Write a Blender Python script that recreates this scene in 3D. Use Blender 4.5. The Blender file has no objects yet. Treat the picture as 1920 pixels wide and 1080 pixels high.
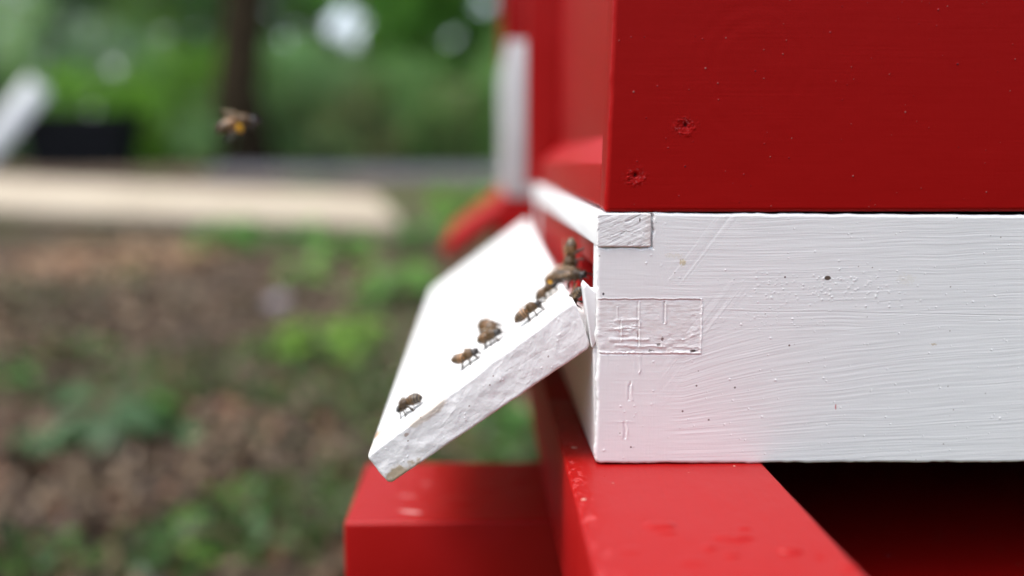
import bpy, bmesh, math, random
import numpy as np
from mathutils import Vector, Matrix
random.seed(7); RNG = np.random.default_rng(7)
S = bpy.context.scene
COL = S.collection

# ------------------------------------------------------------------ camera
F = 1867.0
TH = math.atan(240 / F); YA = math.atan(55 * math.cos(TH) / F)
CAM = Vector((0, -.42, .60))
cd = bpy.data.cameras.new('camera'); cam = bpy.data.objects.new('camera', cd); COL.objects.link(cam)
cam.location = CAM; cam.rotation_euler = (math.pi / 2 - TH, 0, -YA)
cd.sensor_width = 36; cd.lens = 36 * F / 1920; cd.clip_start = .01; cd.clip_end = 500
cd.dof.use_dof = True; cd.dof.focus_distance = .424; cd.dof.aperture_fstop = 2.25
S.camera = cam
# ------------------------------------------------------------------ world, sun, exposure
SUN_EL, SUN_AZ = math.radians(66), math.radians(-106)     # azimuth from +y towards +x
W = bpy.data.worlds.new('World'); S.world = W; W.use_nodes = True
wn = W.node_tree.nodes; wl = W.node_tree.links
sky = wn.new('ShaderNodeTexSky'); sky.sky_type = 'NISHITA'; sky.sun_disc = False
sky.sun_elevation = SUN_EL; sky.sun_rotation = SUN_AZ; sky.air_density = 1.0; sky.dust_density = 3.0; sky.ozone_density = 1.0
hs = wn.new('ShaderNodeHueSaturation'); hs.inputs['Saturation'].default_value = .60
wl.new(sky.outputs[0], hs.inputs['Color']); wl.new(hs.outputs[0], wn['Background'].inputs['Color'])
wn['Background'].inputs['Strength'].default_value = .15
sd = bpy.data.lights.new('sun', 'SUN'); sun = bpy.data.objects.new('sun', sd); COL.objects.link(sun)
sd.energy = 1.15; sd.angle = math.radians(30); sd.color = (1, .965, .92)
sv = Vector((math.sin(SUN_AZ) * math.cos(SUN_EL), math.cos(SUN_AZ) * math.cos(SUN_EL), math.sin(SUN_EL)))
sun.rotation_euler = sv.to_track_quat('Z', 'Y').to_euler(); sun.location = sv * 30
S.view_settings.view_transform = 'Standard'; S.view_settings.look = 'None'
S.view_settings.gamma = 1; S.view_settings.exposure = 1.3
S.cycles.use_denoising = True
S.cycles.max_bounces = 8; S.cycles.transparent_max_bounces = 12
S.cycles.sample_clamp_indirect = 6

# a pixel of the photograph onto the plane y = Y, or onto any plane
fw = Vector((math.sin(YA) * math.cos(TH), math.cos(YA) * math.cos(TH), -math.sin(TH)))
rt = Vector((math.cos(YA), -math.sin(YA), 0)); up = rt.cross(fw)
def ray(px, py): return fw + rt * ((px - 960) / F) + up * ((540 - py) / F)
def at(px, py, Y):
    d = ray(px, py); return CAM + d * ((Y - CAM.y) / d.y)
def onplane(px, py, p0, n):
    d = ray(px, py); return CAM + d * ((p0 - CAM).dot(n) / d.dot(n))
def proj(p):
    v = Vector(p) - CAM; z = v.dot(fw); return 960 + F * v.dot(rt) / z, 540 - F * v.dot(up) / z

# ------------------------------------------------------------------ noise
class VN:
    def __init__(s, seed): s.t = np.random.default_rng(seed).random((256, 256))
    def __call__(s, x, y):
        xi = np.floor(x).astype(int); yi = np.floor(y).astype(int); fx = x - xi; fy = y - yi
        fx = fx * fx * (3 - 2 * fx); fy = fy * fy * (3 - 2 * fy)
        a = s.t[xi % 256, yi % 256]; b = s.t[(xi + 1) % 256, yi % 256]; c = s.t[xi % 256, (yi + 1) % 256]; d = s.t[(xi + 1) % 256, (yi + 1) % 256]
        return (a + (b - a) * fx + (c - a) * fy + (a - b - c + d) * fx * fy) * 2 - 1
def fbm(n, x, y, o=4):
    r = 0; a = 1; t = 0
    for i in range(o): r = r + a * n(x * 2**i + 17 * i, y * 2**i + 5 * i); t += a; a *= .5
    return r / t
N1, N2, N3, N4, N5 = [VN(k) for k in (1, 2, 3, 4, 5)]
def sst(a, b, x):
    t = np.clip((x - a) / (b - a), 0, 1); return t * t * (3 - 2 * t)

# ------------------------------------------------------------------ materials
def mat(name, col=(.5, .5, .5), rough=.5, spec=.5, attr=None, bump=None, noisecol=None, trans=0, metal=0, coat=0):
    m = bpy.data.materials.new(name); m.use_nodes = True
    n, l = m.node_tree.nodes, m.node_tree.links; b = n['Principled BSDF']
    b.inputs['Base Color'].default_value = (*col, 1); b.inputs['Roughness'].default_value = rough
    b.inputs['Specular IOR Level'].default_value = spec; b.inputs['Metallic'].default_value = metal
    b.inputs['Coat Weight'].default_value = coat
    tc = n.new('ShaderNodeTexCoord')
    src = None
    if attr:
        a = n.new('ShaderNodeAttribute'); a.attribute_name = attr; src = a.outputs['Color']
    if noisecol:                                   # (scale, second colour, amount)
        sc, c2, lo, hi = noisecol
        t = n.new('ShaderNodeTexNoise'); t.inputs['Scale'].default_value = sc; t.inputs['Detail'].default_value = 5
        l.new(tc.outputs['Object'], t.inputs['Vector'])
        r = n.new('ShaderNodeMapRange'); r.inputs['From Min'].default_value = lo; r.inputs['From Max'].default_value = hi
        l.new(t.outputs[0], r.inputs['Value'])
        x = n.new('ShaderNodeMix'); x.data_type = 'RGBA'; x.inputs['A'].default_value = (*col, 1); x.inputs['B'].default_value = (*c2, 1)
        if src: l.new(src, x.inputs['A'])
        l.new(r.outputs[0], x.inputs['Factor']); src = x.outputs['Result']
    if src: l.new(src, b.inputs['Base Color'])
    if bump:                                       # (scale xyz, strength, distance)
        mp = n.new('ShaderNodeMapping'); mp.inputs['Scale'].default_value = bump[0]
        t = n.new('ShaderNodeTexNoise'); t.inputs['Scale'].default_value = 1; t.inputs['Detail'].default_value = 4
        l.new(tc.outputs['Object'], mp.inputs[0]); l.new(mp.outputs[0], t.inputs['Vector'])
        bp = n.new('ShaderNodeBump'); bp.inputs['Strength'].default_value = bump[1]; bp.inputs['Distance'].default_value = bump[2]
        l.new(t.outputs[0], bp.inputs['Height']); l.new(bp.outputs[0], b.inputs['Normal'])
    if trans:
        o = n['Material Output']; tr = n.new('ShaderNodeBsdfTranslucent'); mx = n.new('ShaderNodeMixShader')
        mx.inputs[0].default_value = trans
        if src: l.new(src, tr.inputs['Color'])
        else: tr.inputs['Color'].default_value = (*col, 1)
        l.new(b.outputs[0], mx.inputs[1]); l.new(tr.outputs[0], mx.inputs[2]); l.new(mx.outputs[0], o.inputs[0])
    return m
WHITE = (.80, .80, .80); RED = (.30, .0020, .0018)
M_white = mat('white_paint', WHITE, .42, .45, bump=((300, 60, 900), .25, .0003))
M_white2 = mat('shaded_white_paint', (.50, .50, .505), .5, .4, noisecol=(20, (.56, .56, .56), .35, .7))  # white darkened to put the far box's shade into its colour
M_whitev = mat('white_paint_stained', WHITE, .45, .4, attr='Stain')
M_red = mat('red_paint', RED, .45, .2, bump=((160, 30, 900), .5, .0004), noisecol=(30, (.33, .004, .005), .35, .75))
M_redv = mat('red_paint_scuffed', RED, .42, .34, attr='Stain')
M_reds = mat('red_paint_satin', RED, .5, .12, attr='Stain')
M_dark = mat('old_wood_and_inner_shade', (.03, .022, .016), .8, noisecol=(40, (.06, .04, .03), .3, .7))
M_wood = mat('pale_timber', (.43, .37, .285), .8, .15, noisecol=(1.2, (.32, .27, .2), .3, .8), bump=((3, 60, 60), .3, .002))

# ------------------------------------------------------------------ object helpers
def link(name, me, mats, parent=None):
    o = bpy.data.objects.new(name, me)
    for m in (mats if isinstance(mats, (list, tuple)) else [mats]): me.materials.append(m)
    COL.objects.link(o)
    if parent: o.parent = parent; o.matrix_parent_inverse = Matrix.Translation(-parent.location)
    return o
def tag(o, label=None, cat=None, group=None, kind=None):
    for k, v in (('label', label), ('category', cat), ('group', group), ('kind', kind)):
        if v: o[k] = v
    return o
def thing(name, label, cat, loc=(0, 0, 0), group=None):
    o = bpy.data.objects.new(name, None); COL.objects.link(o); o.location = loc; o.empty_display_size = .02
    return tag(o, label, cat, group)
def npmesh(name, V, Fq, smooth=True, colors=None, nv=4):
    me = bpy.data.meshes.new(name); V = np.asarray(V, np.float32); Fq = np.asarray(Fq, np.int32)
    me.vertices.add(len(V)); me.vertices.foreach_set('co', V.ravel())
    me.loops.add(Fq.size); me.loops.foreach_set('vertex_index', Fq.ravel())
    me.polygons.add(len(Fq)); me.polygons.foreach_set('loop_start', np.arange(0, Fq.size, nv, dtype=np.int32))
    if smooth: me.polygons.foreach_set('use_smooth', np.ones(len(Fq), bool))
    me.update(calc_edges=True)
    if colors is not None:
        ca = me.color_attributes.new('Stain', 'FLOAT_COLOR', 'POINT')
        c = np.ones((len(V), 4), np.float32); c[:, :3] = colors; ca.data.foreach_set('color', c.ravel())
    me.validate(); return me
def gridfaces(nu, nv):
    i = np.arange((nu - 1) * (nv - 1)); a = (i // (nv - 1)) * nv + i % (nv - 1)
    return np.stack([a, a + nv, a + nv + 1, a + 1], 1)
def prism(name, poly, y0, y1, m, parent, bev=.0015, seg=3, axis='y', shear=None):
    """poly: (x, z) outline extruded along y, edges rounded"""
    bm = bmesh.new()
    a = [bm.verts.new((x, y0, z)) for x, z in poly]; b = [bm.verts.new((x, y1, z)) for x, z in poly]
    if shear:
        for v in b: v.co.x += shear[0]; v.co.z += shear[1]
    n = len(poly)
    bm.faces.new(a[::-1]); bm.faces.new(b)
    for i in range(n): bm.faces.new((a[i], a[(i + 1) % n], b[(i + 1) % n], b[i]))
    bmesh.ops.recalc_face_normals(bm, faces=bm.faces)
    if bev: bmesh.ops.bevel(bm, geom=list(bm.edges), offset=bev, segments=seg, profile=.5, affect='EDGES', clamp_overlap=True)
    me = bpy.data.meshes.new(name); bm.to_mesh(me); bm.free()
    for p in me.polygons: p.use_smooth = True
    try: me.set_sharp_from_angle(angle=math.radians(50))
    except Exception: pass
    return link(name, me, m, parent)
def box(name, x0, x1, y0, y1, z0, z1, m, parent, bev=.0015, **k):
    return prism(name, [(x0, z0), (x1, z0), (x1, z1), (x0, z1)], y0, y1, m, parent, bev, **k)
def merge(name, objs, parent=None):
    """join several meshes made by prism into one mesh object"""
    bm = bmesh.new(); mats = []
    for o in objs:
        m = o.data.materials[0]
        if m not in mats: mats.append(m)
        k = mats.index(m); s = len(bm.faces); bm.from_mesh(o.data); bm.faces.ensure_lookup_table()
        for f in bm.faces[s:]: f.material_index = k
    me = bpy.data.meshes.new(name); bm.to_mesh(me); bm.free()
    for o in objs: d = o.data; bpy.data.objects.remove(o); bpy.data.meshes.remove(d)
    return link(name, me, mats, parent)
def patch(name, c00, c10, c01, c11, nrm, us, vs, hf, m, parent, R=.0012, rc=.0012, su=None, sv_=None, wav=0, back=None):
    """fine height field over a four-cornered face. us, vs: arrays 0..1; hf(U,V in metres) -> height, colour; edges roll back by R"""
    c00, c10, c01, c11 = [np.array(c) for c in (c00, c10, c01, c11)]; nrm = np.array(nrm)
    L = su or np.linalg.norm(c10 - c00); H = sv_ or np.linalg.norm(c01 - c00)
    U, V = np.meshgrid(us * L, vs * H, indexing='ij'); U = U.copy(); V = V.copy()
    cx, cy = L / 2, H / 2
    w = wav * fbm(N5, U * 160, V * 160, 3) if wav else 0
    for it in range(2):
        qx = np.abs(U - cx) - (L / 2 - rc); qy = np.abs(V - cy) - (H / 2 - rc)
        ox, oy = np.maximum(qx, 0), np.maximum(qy, 0); ln = np.sqrt(ox**2 + oy**2)
        d = ln + np.minimum(np.maximum(qx, qy), 0) - rc
        if it == 0:                                  # pull the square corners onto the rounded outline
            mk = d > 0; s = np.where(mk, rc / np.maximum(ln, 1e-9), 1)
            U = np.where(mk & (qx > 0), cx + np.sign(U - cx) * (L / 2 - rc + ox * s), U)
            V = np.where(mk & (qy > 0), cy + np.sign(V - cy) * (H / 2 - rc + oy * s), V)
    h, colr = hf(U, V)
    e = np.clip(-d, 0, None); rr = np.clip(R - e, 0, R)
    roll = R - np.sqrt(np.maximum(R * R - rr * rr, 0))
    h = h * sst(0, R * .8, e) - roll
    if wav:                                          # uneven outline
        f = 1 - sst(0, .004, e); U = U + np.sign(U - cx) * w * f; V = V + np.sign(V - cy) * w * f * .5
    a, b = (U / L)[..., None], (V / H)[..., None]
    P = (1 - a) * (1 - b) * c00 + a * (1 - b) * c10 + (1 - a) * b * c01 + a * b * c11 + h[..., None] * nrm
    fc = gridfaces(len(us), len(vs))
    if np.dot(np.cross(c10 - c00, c01 - c00), nrm) < 0: fc = fc[:, ::-1]
    P = P.reshape(-1, 3)
    me = npmesh(name, P, fc, colors=colr.reshape(-1, 3))
    return link(name, me, m, parent)
def blobs(U, V, pts):
    h = np.zeros_like(U)
    for x, z, r, a in pts:
        iu = np.abs(U[:, 0] - x) < 3 * r; jv = slice(None)
        if not iu.any(): continue
        i0, i1 = np.where(iu)[0][[0, -1]]; q = ((U[i0:i1 + 1] - x)**2 + (V[i0:i1 + 1] - z)**2) / r**2
        h[i0:i1 + 1] += a * np.exp(-q * 1.5)
    return h
def base_col(U, c): return np.ones(U.shape + (3,)) * np.array(c)
def spot(col, mk, c): return col * (1 - mk[..., None]) + np.array(c) * mk[..., None]

# ================================================================== hive floor (white), the near hive
XF, Z0, Z1 = .0485, .4684, .5781
fl = thing('hive_floor', 'white painted hive base with angled landing board, carrying the near red box', 'hive base', (.05, 0, Z0))
# --- the side board, brush marks modelled as relief
BX0, BX1 = .0485, .245
def px2(pxx, pyy):                                  # pixel -> U,V on the side board
    p = at(pxx, pyy, 0); return p.x - BX0, p.z - Z0
LU = BX1 - BX0; HV = Z1 - Z0
def side_h(U, V):
    X = U * 1000; Y = V * 1000                      # millimetres
    h = np.zeros_like(U)
    # long, nearly level strokes in the upper half, arching a little
    ps = Y + 2.5 * np.sin(X / 45 + .4) + 1.2 * fbm(N2, X / 30, Y / 30, 2)
    a = fbm(N1, ps / .9, X / 26, 3) + .6 * N3(ps / .32, X / 18)
    # a fan of strokes sweeping up from the lower left, levelling off to the right
    A = 15 * sst(5, 60, Y)
    xx = np.clip(X - 38, 0, None)
    ps2 = Y - A * (1 - np.exp(-xx / 34)) - .04 * X + .8 * fbm(N3, X / 35, Y / 20, 2)
    b = 1.1 * fbm(N4, ps2 / 1.0, X / 40, 3) + .8 * N2(ps2 / .35, X / 22)
    # steep diagonal scratches
    dg = X * .80 - Y * .60
    c = fbm(N5, dg / .95, (X * .6 + Y * .8) / 40, 2)
    # upright strokes on the end grain side
    v = fbm(N1, X / .7, Y / 16, 3); hv = fbm(N2, Y / .8, X / 12, 2)
    wL = 1 - sst(26, 38, X + 3 * N1(X / 9, Y / 9))
    wD = np.exp(-((dg - (3 + 6 * N2(X / 20, Y / 20))) / 7)**2) * sst(18, 28, Y) * (1 - sst(72, 84, Y)) * sst(24, 34, X)
    wD += .8 * np.exp(-((dg + 22) / 5)**2) * sst(75, 85, Y) * sst(25, 35, X)
    wT = sst(50, 66, Y + 6 * N3(X / 30, Y / 30))
    h += 0.034 * a * wT * (1 - .6 * wL) + .032 * b * (1 - wT) * (1 - wL) + .085 * c * wD + .030 * v * wL + .02 * hv * wL
    # broad unevenness and fine grit
    h += .10 * fbm(N3, X / 22, Y / 22, 3) + .006 * fbm(N4, X / .5, Y / .5, 2)
    # the seam of the joined boards, running the full length
    zs = 68.5 + .5 * N1(X / 25, 0 * X) - .012 * X
    h += (-.05 * np.exp(-((Y - zs) / .22)**2) + .02 * np.exp(-((Y - zs - .6) / .4)**2)) * sst(45, 60, X)
    zs2 = 63 + 3.0 * N2(X / 38, 0 * X + 3)
    h -= .035 * np.exp(-((Y - zs2) / .18)**2) * sst(60, 90, X)
    # finger joint showing as a raised rough rectangle
    (x0, y1), (x1, y0) = px2(1122, 561), px2(1313, 660); x0, x1, y0, y1 = [q * 1000 for q in (x0, x1, y0, y1)]
    wob = .25 * N1(X / 3, Y / 3) + .12 * N2(X, Y); inr = sst(x0 - 1, x0, X) * (1 - sst(x1 - .1, x1 + .1, X + wob)) * sst(y0 - .1, y0 + .1, Y + wob) * (1 - sst(y1 - .1, y1 + .1, Y + wob))
    low = sst(0, 12, y1 - Y)
    pt = sst(-.25, .45, fbm(N2, X / 7, Y / 6, 2)); h += inr * (-.10 + (.07 + .26 * low * pt) * fbm(N5, X / 3.2, Y / 1.3, 3) + (.02 + .05 * pt * low) * fbm(N1, X / .6, Y / .6, 3))
    hl = lambda q, w: np.exp(-(q / w)**2)
    sx = (X > x0) & (X < x1 + .3); sy = (Y > y0 - .3) & (Y < y1 + .3)
    h += .22 * hl(X - x1 - .25 + wob, .35) * sy * (1 + .7 * N2(Y / .8, X)) + .12 * hl(Y - y1 - .4 + wob, .3) * sx + .2 * hl(Y - y0 + wob * .5, .45) * sx * (1 + N3(X / .9, Y))
    h -= .20 * hl(Y - y1 + .15 + wob * .6, .22) * sx + .22 * hl(Y - y0 + .75 + wob * .4, .28) * sx
    for (qx, qt, qb, am) in ((1196, 565, 615, -.22), (1246, 564, 606, -.5), (1158, 575, 600, .15), (1163, 600, 640, -.15), (1197, 600, 650, -.25)):
        u, t = px2(qx, qt); _, bb = px2(qx, qb)
        h += am * hl(X - u * 1000 + .3 * wob, .35) * (Y < t * 1000) * (Y > bb * 1000)
        h += .18 * hl(X - u * 1000 - .75, .3) * (Y < t * 1000) * (Y > bb * 1000) * (am < 0)
    for (qa, qb_, qy, am) in ((1150, 1195, 600, .2), (1150, 1195, 616, .22), (1140, 1215, 636, .28), (1150, 1240, 648, .25)):
        u0, t = px2(qa, qy); u1, _ = px2(qb_, qy)
        h += am * hl(Y - t * 1000 + .5 * N2(X / 4, Y), .7) * sst(0, 1, X - u0 * 1000) * (1 - sst(0, 1, X - u1 * 1000))
    # two old staple dents with raised lips
    for (qx, qt, qb) in ((1181, 716, 750), (1172, 790, 822)):
        u, t = px2(qx, qt); _, bb = px2(qx, qb); u, t, bb = u * 1000, t * 1000, bb * 1000
        k = sst(bb - .5, bb + .3, Y) * (1 - sst(t - .3, t + .5, Y))
        h += k * (.5 + .5 * N4(Y / 2.5, X / 3)) * (-.6 * hl(X - u + .5 * N1(Y / 1.5, X * 0 + u), .4) + .32 * hl(X - u - 1.0 - .3 * N2(Y / 2, X * 0), .45) + .12 * hl(X - u + 1.2, .45))
    u, t = px2(1172, 790); h += .09 * hl(Y - t * 1000 + .3 * N2(X / 2, Y), .25) * hl(X - u * 1000 + .5, 3.4)
    u, t = px2(1200, 662); h += .13 * (1 + N3(Y / 3, X)) * hl(X - u * 1000 - .5 * N1(Y / 2, X * 0), .35) * (Y < t * 1000) * (Y > t * 1000 - 9)
    h *= .001
    # bubbles and grit in the paint
    r = np.random.default_rng(3)
    pts = [(r.random() * LU, r.random() * HV, .0002 + .00035 * r.random()**2, .00006 + .00022 * r.random()**2) for _ in range(230)]
    for _ in range(170):
        u, w_ = px2(1540 + r.normal() * 110, 537 + r.normal() * 18); pts.append((u, w_, .0002 + .0004 * r.random(), .00012 * r.random() + .00004))
    for _ in range(60):
        u, w_ = px2(1410 + r.normal() * 60, 590 + r.normal() * 12); pts.append((u, w_, .00025, .0001))
    h += blobs(U, V, pts)
    # notch where the front strip is let in
    nx, ny = px2(1223, 463)
    nd = np.maximum(U - nx, ny - V) ; nw = .0005 * N1(X / 2, Y / 2)
    e2 = nd + nw; h += np.where(e2 < .0011, -np.clip((.0011 - e2), 0, .0011)**2 / .0011 * .9, 0) + np.where(e2 < 0, -.0035 * sst(0, .0004, -e2), 0)
    # chip on the lower edge
    cx_, cy_ = px2(1542, 872); h -= .0016 * np.exp(-(((U - cx_) / .0026)**2 + ((V - cy_) / .0007)**2))
    # ---- stains
    col = base_col(U, WHITE)
    tone = fbm(N2, X / 40, Y / 25, 3); col = col * (1 + .02 * tone[..., None])
    def sp(qx, qy, rx, ry, c, k=1.0, rough=.5):
        nonlocal col
        u, w_ = px2(qx, qy); q = ((U - u) / rx)**2 + ((V - w_) / ry)**2 + rough * fbm(N3, X / .5, Y / .5, 2)
        col = spot(col, np.clip(k * (1 - sst(.6, 1.2, q)), 0, 1), c)
    sp(1552, 518, .0015, .0010, (.10, .07, .055), 1, .15)
    for q in ((1472, 517), (1306, 722), (1280, 770), (1329, 786), (1378, 725), (1480, 645), (1183, 838)): sp(*q, .00042, .00042, (.10, .05, .04), 1, .2)
    sp(1567, 760, .0003, .0014, (.55, .12, .12), .9, .3); sp(1280, 490, .0013, .0016, (.60, .52, .34), .8, 1.6); sp(1752, 641, .0012, .0006, (.55, .45, .3), .7, 1.5)
    sp(1265, 478, .004, .001, (.72, .68, .58), .5, 1.5); sp(1700, 520, .004, .002, (.73, .70, .62), .4, 2)
    sp(1300, 657, .0016, .0006, (.05, .04, .04), 1, .5); sp(1235, 645, .0012, .0006, (.08, .06, .06), .9, 1.2); sp(1242, 634, .0006, .0011, (.10, .07, .07), .9, .8)
    sp(1196, 628, .0003, .0012, (.2, .12, .11), .8, .8); sp(1221, 657, .0012, .0005, (.12, .1, .1), .8, 1.4); sp(1131, 551, .0005, .0006, (.05, .04, .05), 1, .2)
    sp(1545, 871, .003, .0009, (.12, .1, .09), .9, .5)
    ring = sx * (hl(Y - y1 + .15 + wob * .6, .35) * .55) + sx * hl(Y - y0 + .75 + wob * .4, .4) * .5 * sst(8, 20, X)
    col = spot(col, np.clip(ring, 0, .6), (.52, .30, .29)); col = spot(col, inr * .25 * np.clip(.5 + fbm(N4, X / 2.5, Y / 2, 3), 0, 1), (.62, .50, .45))
    r2 = np.random.default_rng(9)
    for _ in range(26):
        u, w_ = r2.random() * LU, r2.random() * HV; q = ((U - u)**2 + (V - w_)**2) / (.00018 + .00018 * r2.random())**2
        col = spot(col, .8 * (1 - sst(.5, 1.3, q)), (.25, .2, .17))
    return h, col
us = np.linspace(0, 1, 1000); vs = np.linspace(0, 1, 560)
sbp = patch('side_board', (BX0, 0, Z0), (BX1, 0, Z0 - .0012), (BX0, 0, Z1), (BX1, 0, Z1 - .0016), (0, -1, 0), us, vs, side_h, M_whitev, fl, R=.0016, rc=.003, wav=.0009)
s1 = box('side_board_core', BX0 + .0006, .56, .0018, .020, Z0 + .0002, Z1 - .0018, M_white, fl, .0006)
s2 = box('side_board_rest', BX1 - .0005, .56, .0009, .0018, Z0 - .001, Z1 - .002, M_white, fl, 0)
core = merge('side_board_back', [s1, s2])
bm = bmesh.new(); bm.from_mesh(sbp.data)                     # one mesh for the whole board
n0 = len(bm.verts); bm.from_mesh(core.data); bm.verts.ensure_lookup_table()
cl = bm.verts.layers.float_color['Stain']
for v in bm.verts[n0:]: v[cl] = (*WHITE, 1)
me = bpy.data.meshes.new('side_board'); bm.to_mesh(me); bm.free(); me.materials.append(M_whitev); sbp.data = me
bpy.data.objects.remove(core)
# --- front strip let into the corner, end grain towards the camera
sx0, sz0 = .0483, .5634
def strip_h(U, V):
    X, Y = U * 1000, V * 1000
    dg = Y * .92 - X * .38
    g = fbm(N1, dg / .55, X / 7, 3)
    h = .00009 * g + .00014 * fbm(N2, X / 3, Y / 2, 3)
    h -= .00016 * (fbm(N3, dg / .8, X / 3.5, 2) > .42) * sst(.2, .7, fbm(N4, X / 4, Y / 3, 2) + .6)
    r = np.random.default_rng(5); h += blobs(U, V, [(r.random() * .023, r.random() * .0147, .0003, .00015 * r.random()) for _ in range(30)])
    col = base_col(U, (.79, .785, .78)); col = spot(col, .28 * sst(.30, .55, fbm(N3, dg / .8, X / 3.5, 2)), (.45, .41, .39))
    col = spot(col, .35 * (1 - sst(.0, .004, .0228 - U)), (.62, .50, .44))
    q = ((X - 18) / .3)**2 + ((Y - 11.5) / 1.0)**2; col = spot(col, 1 - sst(.5, 1, q), (.12, .08, .07))
    q = ((X - 17.2) / 2.2)**2 + ((Y - 14.6) / .5)**2; col = spot(col, .8 * (1 - sst(.5, 1, q)), (.10, .08, .08))
    return h, col
pe = patch('front_strip_end', (sx0, -.0007, sz0), (.0713, -.0007, sz0), (sx0, -.0007, Z1 - .0004), (.0713, -.0007, Z1 - .0004), (0, -1, 0), np.linspace(0, 1, 130), np.linspace(0, 1, 90), strip_h, M_whitev, fl, R=.0007, rc=.001, wav=.0003)
st = prism('front_strip', [(sx0, sz0 + .0002), (.0709, sz0 + .0002), (.0709, Z1 - .0006), (sx0, Z1 - .0006)], .0002, .514, M_white, fl, .0006, shear=(-.0012, 0))
pe.parent = st; pe.matrix_parent_inverse.identity(); pe.name = 'end_grain'
# --- red entrance block below the strip, with its opening for the bees
eb = [box('a', .0512, .064, .020, .030, .5230, .5632, M_red, fl, .0005), box('b', .0512, .064, .030, .105, .5515, .5632, M_red, fl, .0005), box('c', .0512, .064, .105, .4945, .5230, .5632, M_red, fl, .0005)]
merge('entrance_block', eb, fl)
# --- white front board under the entrance
fb_ = [prism('a', [(.0474, .5225), (.0475, .520), (.0488, Z0 + .0003), (.066, Z0 + .0003), (.066, .5225)], .0026, .4948, M_white, fl, .001),
       prism('b', [(.0432, .5455), (.0440, .5475), (.0476, .5440), (.0560, .5440), (.0560, .536), (.0472, .5195), (.0466, .5200)], .0018, .0165, M_white, fl, .0009)]
merge('front_board', fb_, fl)
box('side_board', .0497, .56, .4952, .5145, Z0 + .0003, Z1 - .0008, M_white, fl, .001)
box('back_board', .542, .56, .0205, .4948, Z0 + .0003, Z1 - .0008, M_white, fl, .001)
box('dark_shade_panel', .074, .080, .0205, .4948, Z0 + .043, Z1 - .002, M_dark, fl, .0005)  # added dark sheet standing in for the shade inside the entrance
box('floor_panel', .0665, .5415, .0205, .4948, Z0 + .03, Z0 + .042, M_dark, fl, .001)
# --- landing board
pit, pib, pot, pob = at(1078, 563, .004), at(1109, 651, .004), at(686, 855, .004), at(730, 909, .004)
def lb_h(U, V):
    X, Y = U * 1000, V * 1000                       # X from the outer tip to the inner end, Y from bottom to top
    h = .00034 * fbm(N1, X / 8, Y / 5, 2) + .00010 * fbm(N2, X / 2, Y / 2, 3) + .00003 * fbm(N3, X / .9, Y / .7, 2)
    ridg = np.abs(fbm(N4, X / 7.5 + 3, Y / 6, 2)); h += .00006 * np.exp(-(ridg / .10)**2) * sst(-.2, .3, N3(X / 9, Y / 9))
    ridg = np.abs(fbm(N5, X / 14 + 3, Y / 3.2, 2)); h -= .00005 * np.exp(-(ridg / .07)**2) * sst(-.2, .3, N2(X / 9, Y / 9))
    r = np.random.default_rng(12); h += blobs(U, V, [(r.random() * .107, r.random() * .02, .0003 + .0003 * r.random(), .0003 * r.random()) for _ in range(50)])
    col = base_col(U, (.87, .865, .86))
    q = ((X - 5) / 15)**2 + ((Y - 0) / 5.5)**2 + .9 * fbm(N2, X / 2.6, Y / 2, 4); col = spot(col, .85 * (1 - sst(.2, 1.0, q)), (.42, .32, .18))
    q = ((X - 31) / 11)**2 + ((Y - 15.8) / 3.2)**2 + .5 * fbm(N3, X / 3, Y / 2, 3); col = spot(col, .75 * (1 - sst(.4, 1.0, q)), (.55, .46, .37))
    q = ((X - 19) / 1.3)**2 + ((Y - 13.5) / .8)**2 + .5 * fbm(N3, X / 1, Y / 1, 3); col = spot(col, .7 * (1 - sst(.4, 1.0, q)), (.35, .22, .16))
    col = spot(col, .6 * (1 - sst(.2, .9, Y + .5 * N1(X / 3, Y))) * sst(45, 60, X), (.55, .30, .26))
    for (a, b) in ((28, 15.7), (60, 10), (63, 12), (48, 8), (18, 11), (88, 6)):
        q = ((X - a) / .45)**2 + ((Y - b) / .35)**2; col = spot(col, .8 * (1 - sst(.4, 1.2, q)), (.2, .12, .1))
    return h, col
LBn = (pib - pob).cross(pot - pob).normalized()
patch('landing_end', pob, pib, pot, pit, (0, -1, 0), np.linspace(0, 1, 560), np.linspace(0, 1, 120), lb_h, M_whitev, fl, R=.0013, rc=.0024, wav=.0004)
# body of the board behind the end face, and its top with dirt near the tip
def sh(p, y): return (p.x, y, p.z)
cxm = (pit + pob + pib + pot) / 4
poly = [(p.x + (cxm.x - p.x) * .004, p.z + (cxm.z - p.z) * .004) for p in (pob, pib, pit, pot)]
lb = prism('landing_board', poly, .0051, .513, M_white, fl, .0016, shear=(.002, .0055))
le = bpy.data.objects['landing_end']; le.name = 'board_end'; le.parent = lb; le.matrix_parent_inverse.identity()
def top_h(U, V):
    X, Y = U * 1000, V * 1000
    h = .00012 * fbm(N1, X / 12, Y / 30, 3) + .00003 * fbm(N2, X / .8, Y / 14, 2)
    col = base_col(U, (.82, .82, .81))
    q = ((X - 2.5) / 2.4)**2 + ((Y - 24) / 7)**2 + .6 * fbm(N3, X / 2, Y / 3, 3); col = spot(col, .9 * (1 - sst(.3, 1, q)), (.48, .26, .13))
    q = ((X - 1) / 2.5)**2 + ((Y - 6) / 9)**2 + .9 * fbm(N4, X / 2, Y / 3, 3); col = spot(col, .5 * (1 - sst(.2, 1, q)), (.6, .47, .3))
    q = ((X - 103) / 8)**2 + ((Y - 60) / 30)**2 + .9 * fbm(N4, X / 4, Y / 6, 3); col = spot(col, .35 * (1 - sst(.2, 1, q)), (.5, .42, .3))
    return h, col
tn = Vector((pot.z - pit.z, 0, pit.x - pot.x)).normalized()
if tn.z < 0: tn = -tn
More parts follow.
